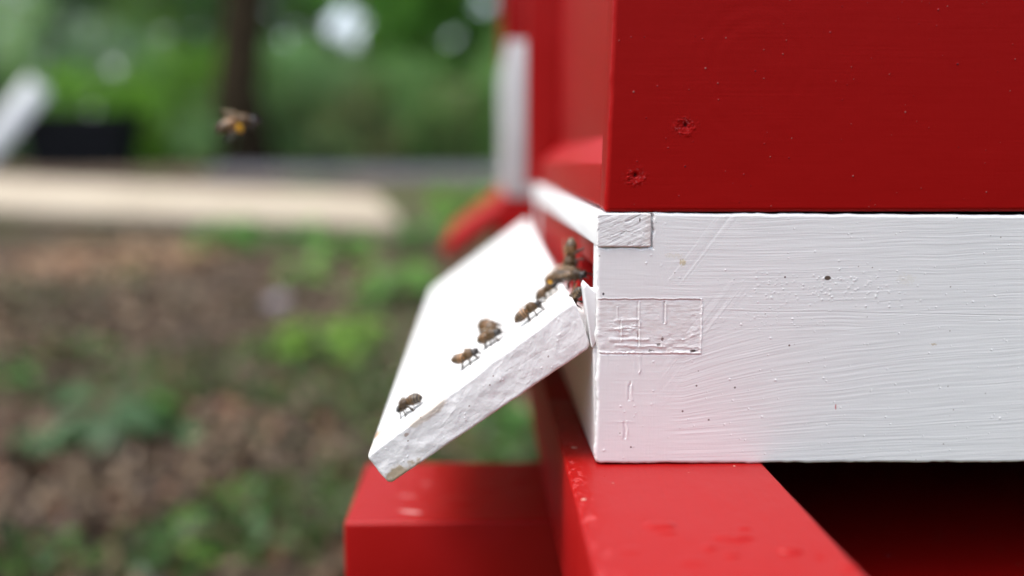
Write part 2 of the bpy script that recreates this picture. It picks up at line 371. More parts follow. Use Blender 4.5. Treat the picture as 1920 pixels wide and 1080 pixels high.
pi2 = Vector((pit.x + .002, .5128, pit.z + .0055)); po2 = Vector((pot.x + .002, .5128, pot.z + .0055))
o5 = tn * .0004; i5 = (pit - pot).normalized() * .0012
patch('board_top', Vector((pot.x, .0054, pot.z)) + o5 + i5, Vector((pit.x, .0054, pit.z)) + o5 - i5, po2 + o5 + i5, pi2 + o5 - i5, tn, np.linspace(0, 1, 110), np.linspace(0, 1, 300), top_h, M_whitev, lb, R=.0006, rc=.0012)

# ================================================================== upper red box
ub = thing('hive_box', 'red painted hive box with nail dents, stacked on the white base', 'hive box', (.05, 0, Z1))
UZ = .86
rb = [at(1134, 397, 0), at(1157, -140, 0)]
xr0, xr1 = rb[0].x, rb[1].x; zt = rb[1].z
def red_h(U, V):
    X, Y = U * 1000, V * 1000
    h = .000016 * fbm(N1, Y / .8 + .4 * N2(X / 20, Y / 9), X / 25, 3) + .000006 * N2(X / .9, Y / 8) + .00010 * fbm(N3, X / 20, Y / 15, 3) + .000008 * fbm(N4, X / .6, Y / .6, 2)
    col = base_col(U, RED)
    def uv(qx, qy):
        p = at(qx, qy, 0); return p.x - (xr0 + (xr1 - xr0) * (p.z - Z1) / (zt - Z1)), p.z - Z1
    for (qx, qy) in ((1285, 237), (1190, 331)):
        u, v = uv(qx, qy); dx, dy = (U - u) * 1000, (V - v) * 1000; rr = np.sqrt((dx / 1.35)**2 + dy**2)
        rg = 1 + .45 * fbm(N5, X / 1.3, Y / 1.3, 3)
        h += -.00030 * np.exp(-((rr + .9 * N1(X / 1.7, Y / 1.7)) / 1.9)**2) * rg - .0013 * np.exp(-(((dx - .3) / .75)**2 + ((dy - .5) / .95)**2)) + .00022 * np.exp(-((rr - 2.8 - 1.3 * N4(X / 2, Y / 2)) / .7)**2) * sst(.0, .5, fbm(N2, X / 1.6 + 3, Y / 1.6, 2) + .1 - dy * .12)
        h += .00022 * sst(.1, .6, fbm(N3, X / 1.3, Y / 1.1, 2)) * np.exp(-(rr / 4)**4)
        col = spot(col, np.exp(-(((dx - .3) / .6)**2 + ((dy - .6) / .8)**2)) * .9, (.03, .004, .006))
        col = spot(col, .35 * sst(.3, .6, fbm(N3, X / .7, Y / .7, 2)) * np.exp(-((rr - 2.2) / 1.4)**2), (.45, .12, .13))
    # trowel marks: faint arcs
    u, v = uv(1420, 130); rr = np.sqrt((U - u)**2 + (V - v)**2) * 1000; h += .00002 * np.sin(rr / 1.1) * np.exp(-((rr - 22) / 9)**2) * sst(0, .5, N1(X / 20, Y / 20) + .3)
    u, v = uv(1235, 380)
    r = np.random.default_rng(21); pts = []
    known = [(1324, 128), (1418, 133), (1434, 147), (1212, 221), (1430, 201), (1249, 259), (1445, 294), (1434, 269), (1480, 296), (1446, 386), (1273, 367), (1189, 383), (1188, 172), (1233, 161), (1347, 156), (1285, 312), (1386, 379), (1850, 360), (1765, 18), (1600, 330), (1700, 210), (1800, 120), (1560, 60)]
    for k in range(70): known.append((1150 + 760 * r.random(), 395 * r.random()))
    for k, (qx, qy) in enumerate(known):
        u, v = uv(qx, qy); s = .00034 * (.5 + r.random()) * (1 if k < 23 else .55); pts.append((u, v, s, .00022 * r.random() + .0001))
        q = ((U - u)**2 + (V - v)**2) / (s * s); c = [(.30, .12, .11), (.08, .012, .02), (.32, .05, .06)][r.integers(3)]
        col = spot(col, .85 * (1 - sst(.4, 1.2, q)), c)
    h += blobs(U, V, pts)
    return h, col
UL = BX1 - xr0
rp = patch('side_wall', (xr0, 0, Z1), (BX1, 0, Z1), (xr1, 0, zt), (BX1 + .001, 0, zt), (0, -1, 0), np.linspace(0, 1, 800), np.linspace(0, 1, 560), red_h, M_reds, ub, R=.0021, rc=.0012, wav=.0003, su=UL, sv_=zt - Z1)
shx = (xr1 - xr0) / (zt - Z1)
c1 = prism('c1', [(xr0 + .0004, Z1 + .0008), (.56, Z1 + .0008), (.56, UZ), (xr0 + (UZ - Z1) * shx, UZ)], .0022, .022, M_red, ub, .0007)
c2 = prism('c2', [(BX1 - .0005, Z1 + .0006), (.56, Z1 + .0006), (.56, UZ), (BX1 - .0005, UZ)], .001, .0023, M_red, ub, 0)
c3 = prism('c3', [(xr1 - .0001, zt - .001), (BX1, zt - .001), (BX1, UZ), (xr1 + .001, UZ)], .0008, .0023, M_red, ub, 0)
core = merge('core', [c1, c2, c3])
bm = bmesh.new(); bm.from_mesh(rp.data); n0 = len(bm.verts); bm.from_mesh(core.data); bm.verts.ensure_lookup_table()
cl = bm.verts.layers.float_color['Stain']
for v in bm.verts[n0:]: v[cl] = (*RED, 1)
me = bpy.data.meshes.new('side_wall'); bm.to_mesh(me); bm.free(); me.materials.append(M_reds); rp.data = me; bpy.data.objects.remove(core)
prism('side_wall', [(.0405, Z1 + .0008), (.56, Z1 + .0008), (.56, UZ), (.0405, UZ)], .493, .515, M_red, ub, .0012)
box('front_panel', .0705, .088, .0224, .4928, .6045, UZ, M_red, ub, .001)
# bottom rail of the front with its sloping top
prism('bottom_rail', [(.0522, Z1 + .0012), (.088, Z1 + .0012), (.088, .6043), (.0703, .6135), (.0522, .5985)], .0225, .4927, M_red, ub, .0012)
box('back_wall', .542, .56, .0224, .4928, Z1 + .0008, UZ, M_red, ub, .001)
box('cover', .044, .565, -.004, .519, UZ + .0004, UZ + .03, M_white, ub, .0015)

# ================================================================== stand
RT = Z0 - .0002
sdn = thing('hive_stand', 'red painted timber stand carrying both hives, wet drops on its front rail', 'hive stand', (.08, 0, 0))
rl = prism('rail', [(.0357, RT - .060), (.1228, RT - .060), (.1228, RT - .0006), (.0357, RT - .0006)], -.17, 1.62, M_red, sdn, .002)
def rail_h(U, V):
    X, Y = U * 1000, V * 1000
    h = .00026 * fbm(N1, X / 14, Y / 22, 3) + .00002 * fbm(N2, X / .8, Y / .8, 2) + .00006 * fbm(N3, X / 1.2, Y / 16, 3)
    col = base_col(U, RED)
    for (qx, qy, rx, ry, a) in ((1235, 985, 6.5, 4.2, .9), (1250, 998, 4, 2.2, .5), (1372, 1008, 8, 3, .8), (1482, 1032, 5, 3, 1.0), (1328, 1026, 3, 2.6, .7), (1395, 990, 3, 1.5, .5), (1590, 1062, 3.5, 2.5, .8), (1370, 1040, 3, 2, .5), (1290, 1052, 6, 3, .3), (1180, 1030, 4, 3, .3)):
        p = onplane(qx, qy, Vector((0, 0, RT)), Vector((0, 0, 1))); dx, dy = X - (p.x - .0357) * 1000, Y - (p.y + .17) * 1000
        q = (dx / rx)**2 + (dy / ry)**2 + .35 * fbm(N4, X / 4, Y / 4, 2); h += a * .0011 * (1 - sst(.15, 1.15, q))
    for (qx, qy, rr) in ((1092, 936, 1.0), (1078, 800, .7), (1075, 838, 1.3), (1148, 905, .4), (1290, 885, .35), (1375, 873, .5)):
        p = onplane(qx, qy, Vector((0, 0, RT)), Vector((0, 0, 1))); q = ((X - (p.x - .0357) * 1000)**2 + (Y - (p.y + .17) * 1000)**2) / rr**2 + .5 * N4(X, Y); col = spot(col, .75 * (1 - sst(.4, 1.2, q)), (.62, .40, .32)); h += .0003 * np.exp(-q)
    # scraped paint along the left edge
    sc = (1 - sst(2, 9, X + 3 * N2(X / 9, Y / 14))) * sst(.15, .5, fbm(N3, X / 2.2, Y / 3.5, 4)); col = spot(col, .55 * sc, (.5, .07, .07)); h -= .00015 * sc
    return h, col
patch('rail_top', (.0362, -.1695, RT - .0004), (.1223, -.1695, RT - .0004), (.0362, .12, RT - .0004), (.1223, .12, RT - .0004), (0, 0, 1), np.linspace(0, 1, 200), np.linspace(0, 1, 560), rail_h, M_redv, rl, R=.0006, rc=.001)
box('rail', .46, .545, -.17, 1.62, RT - .060, RT, M_red, sdn, .002)
CB = .4085
cb = box('crossbeam', -.0750, .1228, .094, .200, CB - .095, CB - .0007, M_red, sdn, .0022)
def cb_h(U, V):
    X, Y = U * 1000, V * 1000
    h = .00025 * fbm(N1, X / 18, Y / 18, 3) + .00003 * fbm(N2, X / 9, Y / .9, 2); col = base_col(U, RED)
    for (qx, qy, rx, ry, t, k) in ((768, 958, 7.5, 2.2, .35, .5), (764, 928, 6, 2.0, .2, .22), (800, 905, 4, 3, 0, .12)):
        p = onplane(qx, qy, Vector((0, 0, CB)), Vector((0, 0, 1))); dx, dy = X - (p.x + .0742) * 1000, Y - (p.y - .095) * 1000
        dx, dy = dx * math.cos(t) - dy * math.sin(t), dx * math.sin(t) + dy * math.cos(t)
        q = (dx / rx)**2 + (dy / ry)**2 + .5 * fbm(N3, X / 3, Y / 2, 2); col = spot(col, k * (1 - sst(.3, 1.2, q)), (.75, .42, .40)); h += .00015 * (1 - sst(.3, 1.2, q))
    for (cx_, cy_, r_) in ((20, 60, 6), (60, 30, 9), (95, 70, 7), (45, 85, 5), (78, 52, 4)): h += .0005 * (1 - sst(.1, 1.2, ((X - cx_) / r_)**2 + ((Y - cy_) / r_)**2 + .5 * fbm(N4, X / 6, Y / 6, 2)))
    return h, col
patch('beam_top', (-.0742, .095, CB - .0005), (.1242, .095, CB - .0005), (-.0742, .199, CB - .0005), (.1242, .199, CB - .0005), (0, 0, 1), np.linspace(0, 1, 200), np.linspace(0, 1, 110), cb_h, M_redv, cb, R=.0006, rc=.001)
box('crossbeam', .105, .60, 1.28, 1.38, CB - .095, CB - .0006, M_red, sdn, .002)
sb = box('shelf_board', .1234, .4594, .012, .60, .382, .3995, M_red, sdn, .0015)
def sh_h(U, V):
    X, Y = U * 1000, V * 1000; h = .0002 * fbm(N1, X / 30, Y / 30, 3); col = base_col(U, RED); r = np.random.default_rng(31)
    for _ in range(90):
        x, y, q_ = r.random() * 335, r.random() * 300, r.uniform(.4, 1.3); q = ((X - x)**2 + (Y - y)**2) / q_**2; h += .0006 * np.exp(-q)
        col = spot(col, .6 * (1 - sst(.4, 1.3, q)), [(.30, .16, .10), (.12, .10, .12), (.35, .22, .15)][r.integers(3)])
    return h, col
patch('shelf_top', (.1238, .016, .3997), (.459, .016, .3997), (.1238, .40, .3997), (.459, .40, .3997), (0, 0, 1), np.linspace(0, 1, 300), np.linspace(0, 1, 420), sh_h, M_redv, sb, R=.0006, rc=.001)
box('light_stop_board', .1234, .4594, .405, .425, .3998, RT - .001, M_red, sdn, .0015)  # unseen board added to shut out light from behind the shelf
for (x, y) in ((.042, .105), (.462, .105), (.115, 1.29), (.462, 1.29)): box('leg', x, x + .075, y, y + .08, 0, CB - .0953, M_red, sdn, .002)

# ================================================================== the next hive along the stand
f2 = thing('hive_floor', 'red hive base with sloping red landing board, blurred behind the near hive', 'hive base', (.05, .83, Z0))
box('side_board', .022, .56, .832, .852, Z0 + .0003, .5535, M_red, f2)
box('side_board', .022, .56, 1.32, 1.34, Z0 + .0003, .5535, M_red, f2)
box('front_board', .022, .042, .8522, 1.3198, Z0 + .0003, .538, M_red, f2)
box('back_board', .54, .56, .8522, 1.3198, Z0 + .0003, .5535, M_red, f2)
lt, lo = at(962, 372, .835), at(826, 468, .835)
prism('landing_board', [(lo.x, lo.z), (lt.x - .004, lt.z + .002), (lt.x + .003, lt.z - .018), (lo.x + .011, lo.z - .014)], .835, 1.33, M_red, f2, .002)
b2 = thing('hive_box', 'white hive box on the red base, blurred behind the near hive', 'hive box', (.05, .83, .554))
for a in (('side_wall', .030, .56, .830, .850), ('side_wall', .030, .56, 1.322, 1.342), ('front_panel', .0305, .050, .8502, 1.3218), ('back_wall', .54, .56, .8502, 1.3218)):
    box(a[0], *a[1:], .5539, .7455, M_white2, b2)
b3 = thing('hive_box', 'red hive box on top of the white one, blurred at the top of the picture', 'hive box', (.05, .83, .7459))
for a in (('side_wall', .033, .56, .832, .852), ('side_wall', .033, .56, 1.32, 1.34), ('front_panel', .050, .068, .8522, 1.3198), ('back_wall', .54, .56, .8522, 1.3198)):
    box(a[0], *a[1:], .7459, .90, M_red, b3)
box('cover', .03, .565, .828, 1.344, .9003, .925, M_white, b3)

# ================================================================== bees
M_ab = mat('bee_abdomen', (.1, .06, .03), .42, .5, attr='Stain')
M_wing = bpy.data.materials.new('bee_wing'); M_wing.use_nodes = True
_n, _l = M_wing.node_tree.nodes, M_wing.node_tree.links; _b = _n['Principled BSDF']
_b.inputs['Base Color'].default_value = (.26, .17, .09, 1); _b.inputs['Roughness'].default_value = .25
_t = _n.new('ShaderNodeBsdfTransparent'); _m = _n.new('ShaderNodeMixShader'); _m.inputs[0].default_value = .24
_l.new(_t.outputs[0], _m.inputs[1]); _l.new(_b.outputs[0], _m.inputs[2]); _l.new(_m.outputs[0], _n['Material Output'].inputs[0])
M_pollen = mat('pollen', (.75, .38, .02), .8, .2, bump=((4000, 4000, 4000), .6, .0002))
def tube(bm, pts, rs, n=8):
    rings = []
    for i, p in enumerate(pts):
        p = Vector(p); d = (Vector(pts[min(i + 1, len(pts) - 1)]) - Vector(pts[max(i - 1, 0)])).normalized()
        s = d.cross(Vector((0, 0, 1)))
        if s.length < .1: s = d.cross(Vector((0, 1, 0)))
        s.normalize(); t = s.cross(d); r = rs[i]; rx, rz = r if isinstance(r, tuple) else (r, r)
        rings.append([bm.verts.new(p + s * rx * math.cos(2 * math.pi * k / n) + t * rz * math.sin(2 * math.pi * k / n)) for k in range(n)])
    for a, b in zip(rings, rings[1:]):
        for k in range(n): bm.faces.new((a[k], a[(k + 1) % n], b[(k + 1) % n], b[k]))
    bm.faces.new(rings[0][::-1]); bm.faces.new(rings[-1])
def make_bee(droop=.25, tone=1.0, wing_spread=.35, wing_lift=.25, pollen=False, fly=False, seed=0, dark=False):
    """millimetres; x forward, z up, feet at z = 0. returns {part: [meshes]}"""
    rd = random.Random(seed); hgt = 3.4
    bm = bmesh.new()
    # abdomen bends down by droop, measured from the waist at x = -1
    ab = []; th = -.10
    x, z = -1.1, hgt + .1; prof = [(0, 1.25), (.5, 1.6), (1.2, 1.9), (2.1, 2.02), (3.1, 2.1), (4.1, 1.95), (5.0, 1.6), (5.8, 1.1), (6.4, .55), (6.7, .15)]
    last = 0; abp = []
    for s, r in prof:
        th_ = th + droop * (s / 6.7) * 1.6; x -= math.cos(th_) * (s - last); z -= math.sin(th_) * (s - last); last = s; abp.append(((x, 0, z), r))
    spine = [(p, (r * 1.12, r * 1.03)) for p, r in abp[::-1]]
    spine += [((-.85, 0, hgt + .15), (1.2, 1.15)), ((-.45, 0, hgt + .25), (1.6, 1.6)), ((.5, 0, hgt + .35), (2.05, 2.0)), ((1.3, 0, hgt + .35), (2.15, 2.05)), ((2.1, 0, hgt + .2), (1.6, 1.55)), ((2.7, 0, hgt), (1.25, 1.25)), ((3.0, 0, hgt - .1), (1.1, 1.15)),
              ((3.3, 0, hgt - .2), (1.45, 1.2)), ((3.75, 0, hgt - .35), (1.85, 1.55)), ((4.3, 0, hgt - .55), (1.6, 1.4)), ((4.75, 0, hgt - .95), (.95, .95)), ((4.95, 0, hgt - 1.3), (.4, .45))]
    tube(bm, [p for p, _ in spine], [r for _, r in spine], 18)
    tube(bm, [(4.5, 0, hgt - 1.3), (4.6, 0, hgt - 2.1)], [.35, .18], 8)
    for sgn in (-1, 1):                              # compound eyes as part of the head
        tube(bm, [(3.5, sgn * 1.45, hgt + .35), (3.75, sgn * 1.7, hgt - .1), (4.0, sgn * 1.65, hgt - .6), (4.25, sgn * 1.35, hgt - 1.0)], [.2, .55, .55, .2], 8)
        gz = -1.2 if fly else 0
        j = lambda a: a * (1 + rd.uniform(-.15, .15))
        legs = [[(1.9, .9, hgt - 1.0), (3.2, 2.0, hgt - .9), (4.0, 2.7, 1.1), (4.6, 3.0, .12), (5.4, 3.2, .1)],
                [(.9, 1.0, hgt - 1.3), (1.0, 2.8, hgt - .8), (.7, 3.9, 1.3), (.6, 4.5, .12), (1.1, 5.1, .1)],
                [(0, .9, hgt - 1.2), (-1.3, 2.5, hgt - .3), (-2.6, 3.4, 1.5), (-3.0, 3.7, .15), (-3.9, 4.1, .1)]]
        for li, L in enumerate(legs):
            dx = rd.uniform(-.5, .5)
            P = [(q[0] + dx * min(1, k * .5), sgn * q[1], q[2]) for k, q in enumerate(L)]
            if fly: P = [(q[0] - .5 * k, q[1] * .55, hgt - 1.3 - .5 * k * (1 + .3 * li)) for k, q in enumerate(P)]
            w = [.42, .42, .30 if li < 2 else .5, .24 if li < 2 else .42, .2]
            tube(bm, P, w, 7)
    me = bpy.data.meshes.new('t'); bm.to_mesh(me); bm.free()
    o = bpy.data.objects.new('t', me); COL.objects.link(o)
    rm = o.modifiers.new('r', 'REMESH'); rm.mode = 'VOXEL'; rm.voxel_size = .14
    smo = o.modifiers.new('s', 'SMOOTH'); smo.factor = .5; smo.iterations = 2
    ev = o.evaluated_get(bpy.context.evaluated_depsgraph_get()); me2 = bpy.data.meshes.new_from_object(ev)
    bpy.data.objects.remove(o); bpy.data.meshes.remove(me)
    # colour by body region
    n = len(me2.vertices); co = np.zeros(n * 3, np.float32); me2.vertices.foreach_get('co', co); co = co.reshape(-1, 3)
    nf = len(me2.polygons); fcs = [list(p.vertices) for p in me2.polygons]
    A = np.array([p for p, _ in abp]); ds = np.sqrt(((co[:, None, [0, 2]] - A[None][:, :, [0, 2]])**2).sum(2)); pos = np.array([s for s, _ in prof])
    wgt = 1 / (ds**3 + .02); s_ = (wgt * pos).sum(1) / wgt.sum(1)
    amber = np.array((.36, .155, .035)) * tone; drk = np.array((.018, .011, .006)); pale = np.array((.26, .19, .115))
    col = np.tile(np.array((.11, .075, .04)), (n, 1)) * .5
    isab = (co[:, 0] < -1.05) & (np.abs(co[:, 1]) < 2.3) & (co[:, 2] > .9)
    ph = (s_ * .92) % 1.0
    bands = sst(.38, .52, ph) * (1 - sst(.92, 1.0, ph)); amb = 1 - sst(2.2, 3.9, s_) * (.75 if not dark else 1)
    if dark: amb = amb * .35
    base = drk[None] * (1 - amb[:, None]) * 1.6 + amber[None] * amb[:, None]
    c = base * (1 - bands[:, None]) + drk[None] * bands[:, None]
    ring = np.exp(-((ph - .12) / .13)**2) * .9; c = c * (1 - ring[:, None]) + pale[None] * ring[:, None]
    col[isab] = c[isab]
    thx = (co[:, 0] > -1.1) & (co[:, 0] < 2.8) & (co[:, 2] > hgt - 1.2) & (np.abs(co[:, 1]) < 2.1); col[thx] = np.array((.075, .042, .018)) * tone * (.6 if dark else 1)
    hd = co[:, 0] > 3.0; col[hd & (co[:, 2] > 1.2)] = (.012, .009, .007)
    leg = (co[:, 2] < hgt - 1.25) & ~isab; col[leg] = (.028, .018, .011)
    V = [tuple(v) for v in co]; FF = fcs; CC = [tuple(c) for c in col]
    # fuzz: short tapered hairs on thorax, head and the band edges
    nr = np.zeros(n * 3, np.float32); me2.vertices.foreach_get('normal', nr); nr = nr.reshape(-1, 3)
    cand = np.where(thx)[0]; cand2 = np.where(isab & ((ph < .25)))[0]; cand3 = np.where(hd & (co[:, 2] > 2.2))[0]
    r = np.random.default_rng(seed + 5)
    for cs, k, ln, hc in ((cand, 900, .7, (.20, .12, .045)), (cand2, 500, .4, (.26, .18, .09)), (cand3, 160, .45, (.12, .08, .045))):
        if len(cs) == 0: continue
        for i in r.choice(cs, k):
            p = co[i] + r.normal(0, .05, 3); d = nr[i] + r.normal(0, .35, 3) + np.array((-.35, 0, 0)); d /= np.linalg.norm(d); l_ = ln * (.6 + .7 * r.random())
            s = np.cross(d, r.normal(0, 1, 3)); s /= np.linalg.norm(s); b = len(V)
            V += [tuple(p - s * .035), tuple(p + s * .035), tuple(p + d * l_)]; FF.append([b, b + 1, b + 2]); cc = np.array(hc) * (.6 + .8 * r.random()) * (.6 if dark else 1); CC += [tuple(cc)] * 3
    body = bpy.data.meshes.new('body'); body.from_pydata([[q * .001 for q in v] for v in V], [], FF); body.update()
    ca = body.color_attributes.new('Stain', 'FLOAT_COLOR', 'POINT'); ca.data.foreach_set('color', np.c_[np.array(CC), np.ones(len(CC))].astype(np.float32).ravel())
    body.polygons.foreach_set('use_smooth', np.ones(len(body.polygons), bool)); bpy.data.meshes.remove(me2)
    # antennae
    ants = []
    for sgn in (-1, 1):
        bm = bmesh.new(); tube(bm, [(4.6, sgn * .4, hgt - .5), (5.3, sgn * .9, hgt - .1), (6.0, sgn * 1.2, hgt - .9), (6.9, sgn * 1.5, hgt - 1.5)], [.14, .12, .12, .1], 6)
        bmesh.ops.scale(bm, vec=(.001,) * 3, verts=bm.verts); m = bpy.data.meshes.new('antenna'); bm.to_mesh(m); bm.free(); ants.append(m)
    # wings: outline with rounded tip, a raised front vein
    wings = []
    for sgn in (-1, 1):
        for (Lw, Ww, off, base) in ((9.0, 2.9, 0, (.9, 1.2, hgt + 1.7)), (6.3, 1.9, .45, (.2, 1.3, hgt + 1.5))):
            bm = bmesh.new(); K = 14; a = []; b_ = []; vv = []
            for k in range(K + 1):
                t = k / K; w = Ww * (math.sin(math.pi * min(1, t * .93 + .05))**.6) * (.35 + .65 * min(1, t * 1.6))
                a.append((t * Lw, w * .38 + .1, .25 * math.sin(t * 3))); b_.append((t * Lw, -w * .62, 0))
            va = [bm.verts.new(p) for p in a]; vm = [bm.verts.new((p[0], (p[1] + q[1]) / 2, .14 * (k % 2))) for k, (p, q) in enumerate(zip(a, b_))]; vb = [bm.verts.new(p) for p in b_]
            for k in range(K):
                bm.faces.new((va[k], va[k + 1], vm[k + 1], vm[k])); bm.faces.new((vm[k], vm[k + 1], vb[k + 1], vb[k]))
            tube(bm, a, [.09] * (K + 1), 5); tube(bm, [(0, 0, .02), (Lw * .3, -.1, .1), (Lw * .75, -Ww * .2, .08)], [.07, .06, .03], 5)
            ang = wing_spread + off * .4; lift = wing_lift + .1 * off
            # local +x of the wing points backwards and outwards
            M = Matrix.Rotation(math.pi - ang, 4, 'Z') @ Matrix.Rotation(-lift, 4, 'Y')
            if fly: M = Matrix.Rotation(math.pi - .9, 4, 'Z') @ Matrix.Rotation(-.35, 4, 'Y')
            for v in bm.verts:
                v.co = Vector((v.co.x, -v.co.y, v.co.z)); v.co = M @ v.co; v.co += Vector(base)
                if sgn < 0: v.co.y = -v.co.y
            bmesh.ops.scale(bm, vec=(.001,) * 3, verts=bm.verts); m = bpy.data.meshes.new('wing'); bm.to_mesh(m); bm.free()
            for p in m.polygons: p.use_smooth = True
            wings.append(m)
    pol = []
    if pollen:
        for sgn in (-1, 1):
            bm = bmesh.new(); bmesh.ops.create_icosphere(bm, subdivisions=3, radius=1)
            for v in bm.verts:
                v.co = v.co * (1 + .12 * math.sin(v.co.x * 7) * math.cos(v.co.y * 6 + v.co.z * 5))
                v.co = Vector((v.co.x * .95 - 1.9, v.co.y * .8 + sgn * 3.3, v.co.z * 1.3 + 2.3))
                if fly: v.co += Vector((1.2, -sgn * 1.1, -.5))
            bmesh.ops.scale(bm, vec=(.001,) * 3, verts=bm.verts); m = bpy.data.meshes.new('pollen_pellet'); bm.to_mesh(m); bm.free()
            for p in m.polygons: p.use_smooth = True
            pol.append(m)
    return dict(body=body, ants=ants, wings=wings, pol=pol)
def place_bee(label, foot, fwd, upv, scale=1.0, group=None, **k):
    d = make_bee(**k)
    u = Vector(upv).normalized(); f = Vector(fwd); f = (f - u * f.dot(u)).normalized(); s = u.cross(f)
    R = Matrix((f, s, u)).transposed().to_4x4()
    root = thing('bee', label, 'bee', group=group); root.matrix_world = Matrix.Translation(foot) @ R @ Matrix.Scale(scale, 4)
    def ch(name, me, m):
        o = bpy.data.objects.new(name, me); me.materials.append(m); COL.objects.link(o); o.parent = root
    ch('body', d['body'], M_ab)
    for m in d['ants']: ch('antenna', m, M_ab)
    for m in d['wings']: ch('wing', m, M_wing)
    for m in d['pol']: ch('pollen_pellet', m, M_pollen)
    return root
bp0 = Vector((pit.x, .005, pit.z)) + o5; bn = tn
def board_bee(label, foot, head, **k):
    p = onplane(*foot, bp0, bn); q = onplane(*head, bp0, bn)
    return place_bee(label, p, q - p, bn, group='worker bees on and around the landing board', **k)
board_bee('lone bee nearest the outer tip of the white landing board, head down left', (772, 770), (744, 788), seed=1, droop=.38, wing_lift=.35, wing_spread=.55, scale=1.2, dark=True, tone=1.5)
board_bee('amber bee in the middle of the landing board, head to the right', (886, 679), (920, 657), seed=2, droop=-.25, wing_lift=.45, wing_spread=.6, tone=1.5, scale=1.15)
board_bee('front bee of the pair halfway up the landing board, head up right', (930, 641), (963, 622), seed=3, droop=.1, wing_lift=.2, tone=1.25, scale=1.2)
board_bee('rear bee of the pair halfway up the board, head to the left', (922, 626), (886, 631), seed=4, droop=.75, wing_lift=.1, wing_spread=.2, tone=1.2, scale=1.5)
board_bee('bee close to the board edge just below the cluster, head up right', (1003, 593), (1036, 568), seed=5, droop=.25, wing_lift=.3, wing_spread=.6, dark=False, tone=1.2, scale=1.18)
board_bee('bee with a yellow pollen load walking towards the hive entrance', (1052, 530), (1085, 512), seed=6, droop=.3, pollen=True, wing_lift=.08, wing_spread=.15, tone=1.3, scale=1.2)
board_bee('dark bee tucked under the pollen carrier at the inner board end', (1034, 553), (1062, 533), seed=7, droop=.35, wing_lift=.1, wing_spread=.2, dark=False, tone=1.0, scale=1.0)
wp = at(1081, 488, .055)
place_bee('bee climbing upright on the red block above the entrance', wp + Vector((.002, 0, 0)), (0, -.25, -1), (-1, -.1, .1), seed=8, group='worker bees on and around the landing board', droop=.1, wing_lift=.1, wing_spread=.25, tone=1.3, scale=1.4)
place_bee('bee facing into the entrance beside the pollen carrier', at(1086, 528, .044), (.8, -.2, -.5), (-.5, -.3, .8), seed=9, group='worker bees on and around the landing board', droop=.1, wing_lift=.1, wing_spread=.2, dark=True, scale=1.2)
place_bee('dark bee half hidden behind the pollen carrier, beneath the climbing bee', at(1070, 513, .075), (.7, .3, .1), (-.5, -.5, .7), seed=14, group='worker bees on and around the landing board', droop=.3, wing_lift=.1, wing_spread=.2, scale=1.25, tone=1.1)
place_bee('bee squeezed into the dark gap between board and front wall', at(1090, 560, .022), (.1, .9, -.8), (-.9, -.3, .2), seed=10, group='worker bees on and around the landing board', droop=.1, wing_lift=.05, wing_spread=.1, dark=True, scale=1.0)
fp = at(457, 250, -.075)
place_bee('bee in flight with orange pollen baskets, high at the left', fp, (.93, .2, .22), (-.22, -.15, .95), seed=11, group=None, fly=True, pollen=True, droop=.35, tone=1.7, scale=1.1)

# ================================================================== ground
def gz(x, y):
    return .50 * sst(8.0, 12.6, y) + .012 * fbm(N1, x * 1.3, y * 1.3, 3) * sst(2, 5, y) + .015 * fbm(N2, x * .6, y * .6, 2)
xs = np.concatenate([np.linspace(-60, -8, 18), np.linspace(-7.8, 7.8, 160), np.linspace(8, 60, 18)]); ys = np.concatenate([np.linspace(-30, -1.6, 12), np.linspace(-1.5, 14, 200), np.linspace(14.5, 150, 40)])
GX, GY = np.meshgrid(xs, ys, indexing='ij'); GZ = gz(GX, GY)
gc = np.tile(np.array((.085, .062, .044)), GX.shape + (1,)).reshape(GX.shape + (3,))
gc = gc * (1 + .45 * fbm(N3, GX * 2.5, GY * 2.5, 3))[..., None]
grn = sst(.05, .5, fbm(N4, GX * 1.1, GY * .9, 3) + .35 * sst(-2, .5, GX)) * .6; gc = gc * (1 - grn[..., None]) + np.array((.05, .075, .022)) * grn[..., None]
sp0 = onplane(240, 478, Vector((0, 0, 0)), Vector((0, 0, 1)))
sq = ((GX - sp0.x) / .75)**2 + ((GY - sp0.y) / 1.1)**2 + .4 * fbm(N2, GX * 2, GY * 2, 2); k = (1 - sst(.4, 1.2, sq)) * .9
gc = gc * (1 - k[..., None]) + np.array((.34, .21, .125)) * k[..., None]
M_ground = mat('forest_soil', (.09, .06, .04), .95, .1, attr='Stain', bump=((40, 40, 40), .6, .01))
link('ground', npmesh('ground', np.stack([GX, GY, GZ], -1).reshape(-1, 3), gridfaces(len(xs), len(ys)), colors=gc.reshape(-1, 3)), M_ground)['kind'] = 'structure'
xs2 = np.linspace(-3.3, 30, 60); ys2 = np.linspace(11.2, 13.3, 24); RX, RY = np.meshgrid(xs2, ys2, indexing='ij'); RX = RX + .0; RY2 = RY - .03 * RX
M_road = mat('grey_gravel', (.085, .085, .095), .9, .1, noisecol=(6, (.13, .13, .145), .3, .7))
link('road', npmesh('road', np.stack([RX, RY2, gz(RX, RY2) + .012], -1).reshape(-1, 3), gridfaces(60, 24)), M_road)['kind'] = 'structure'

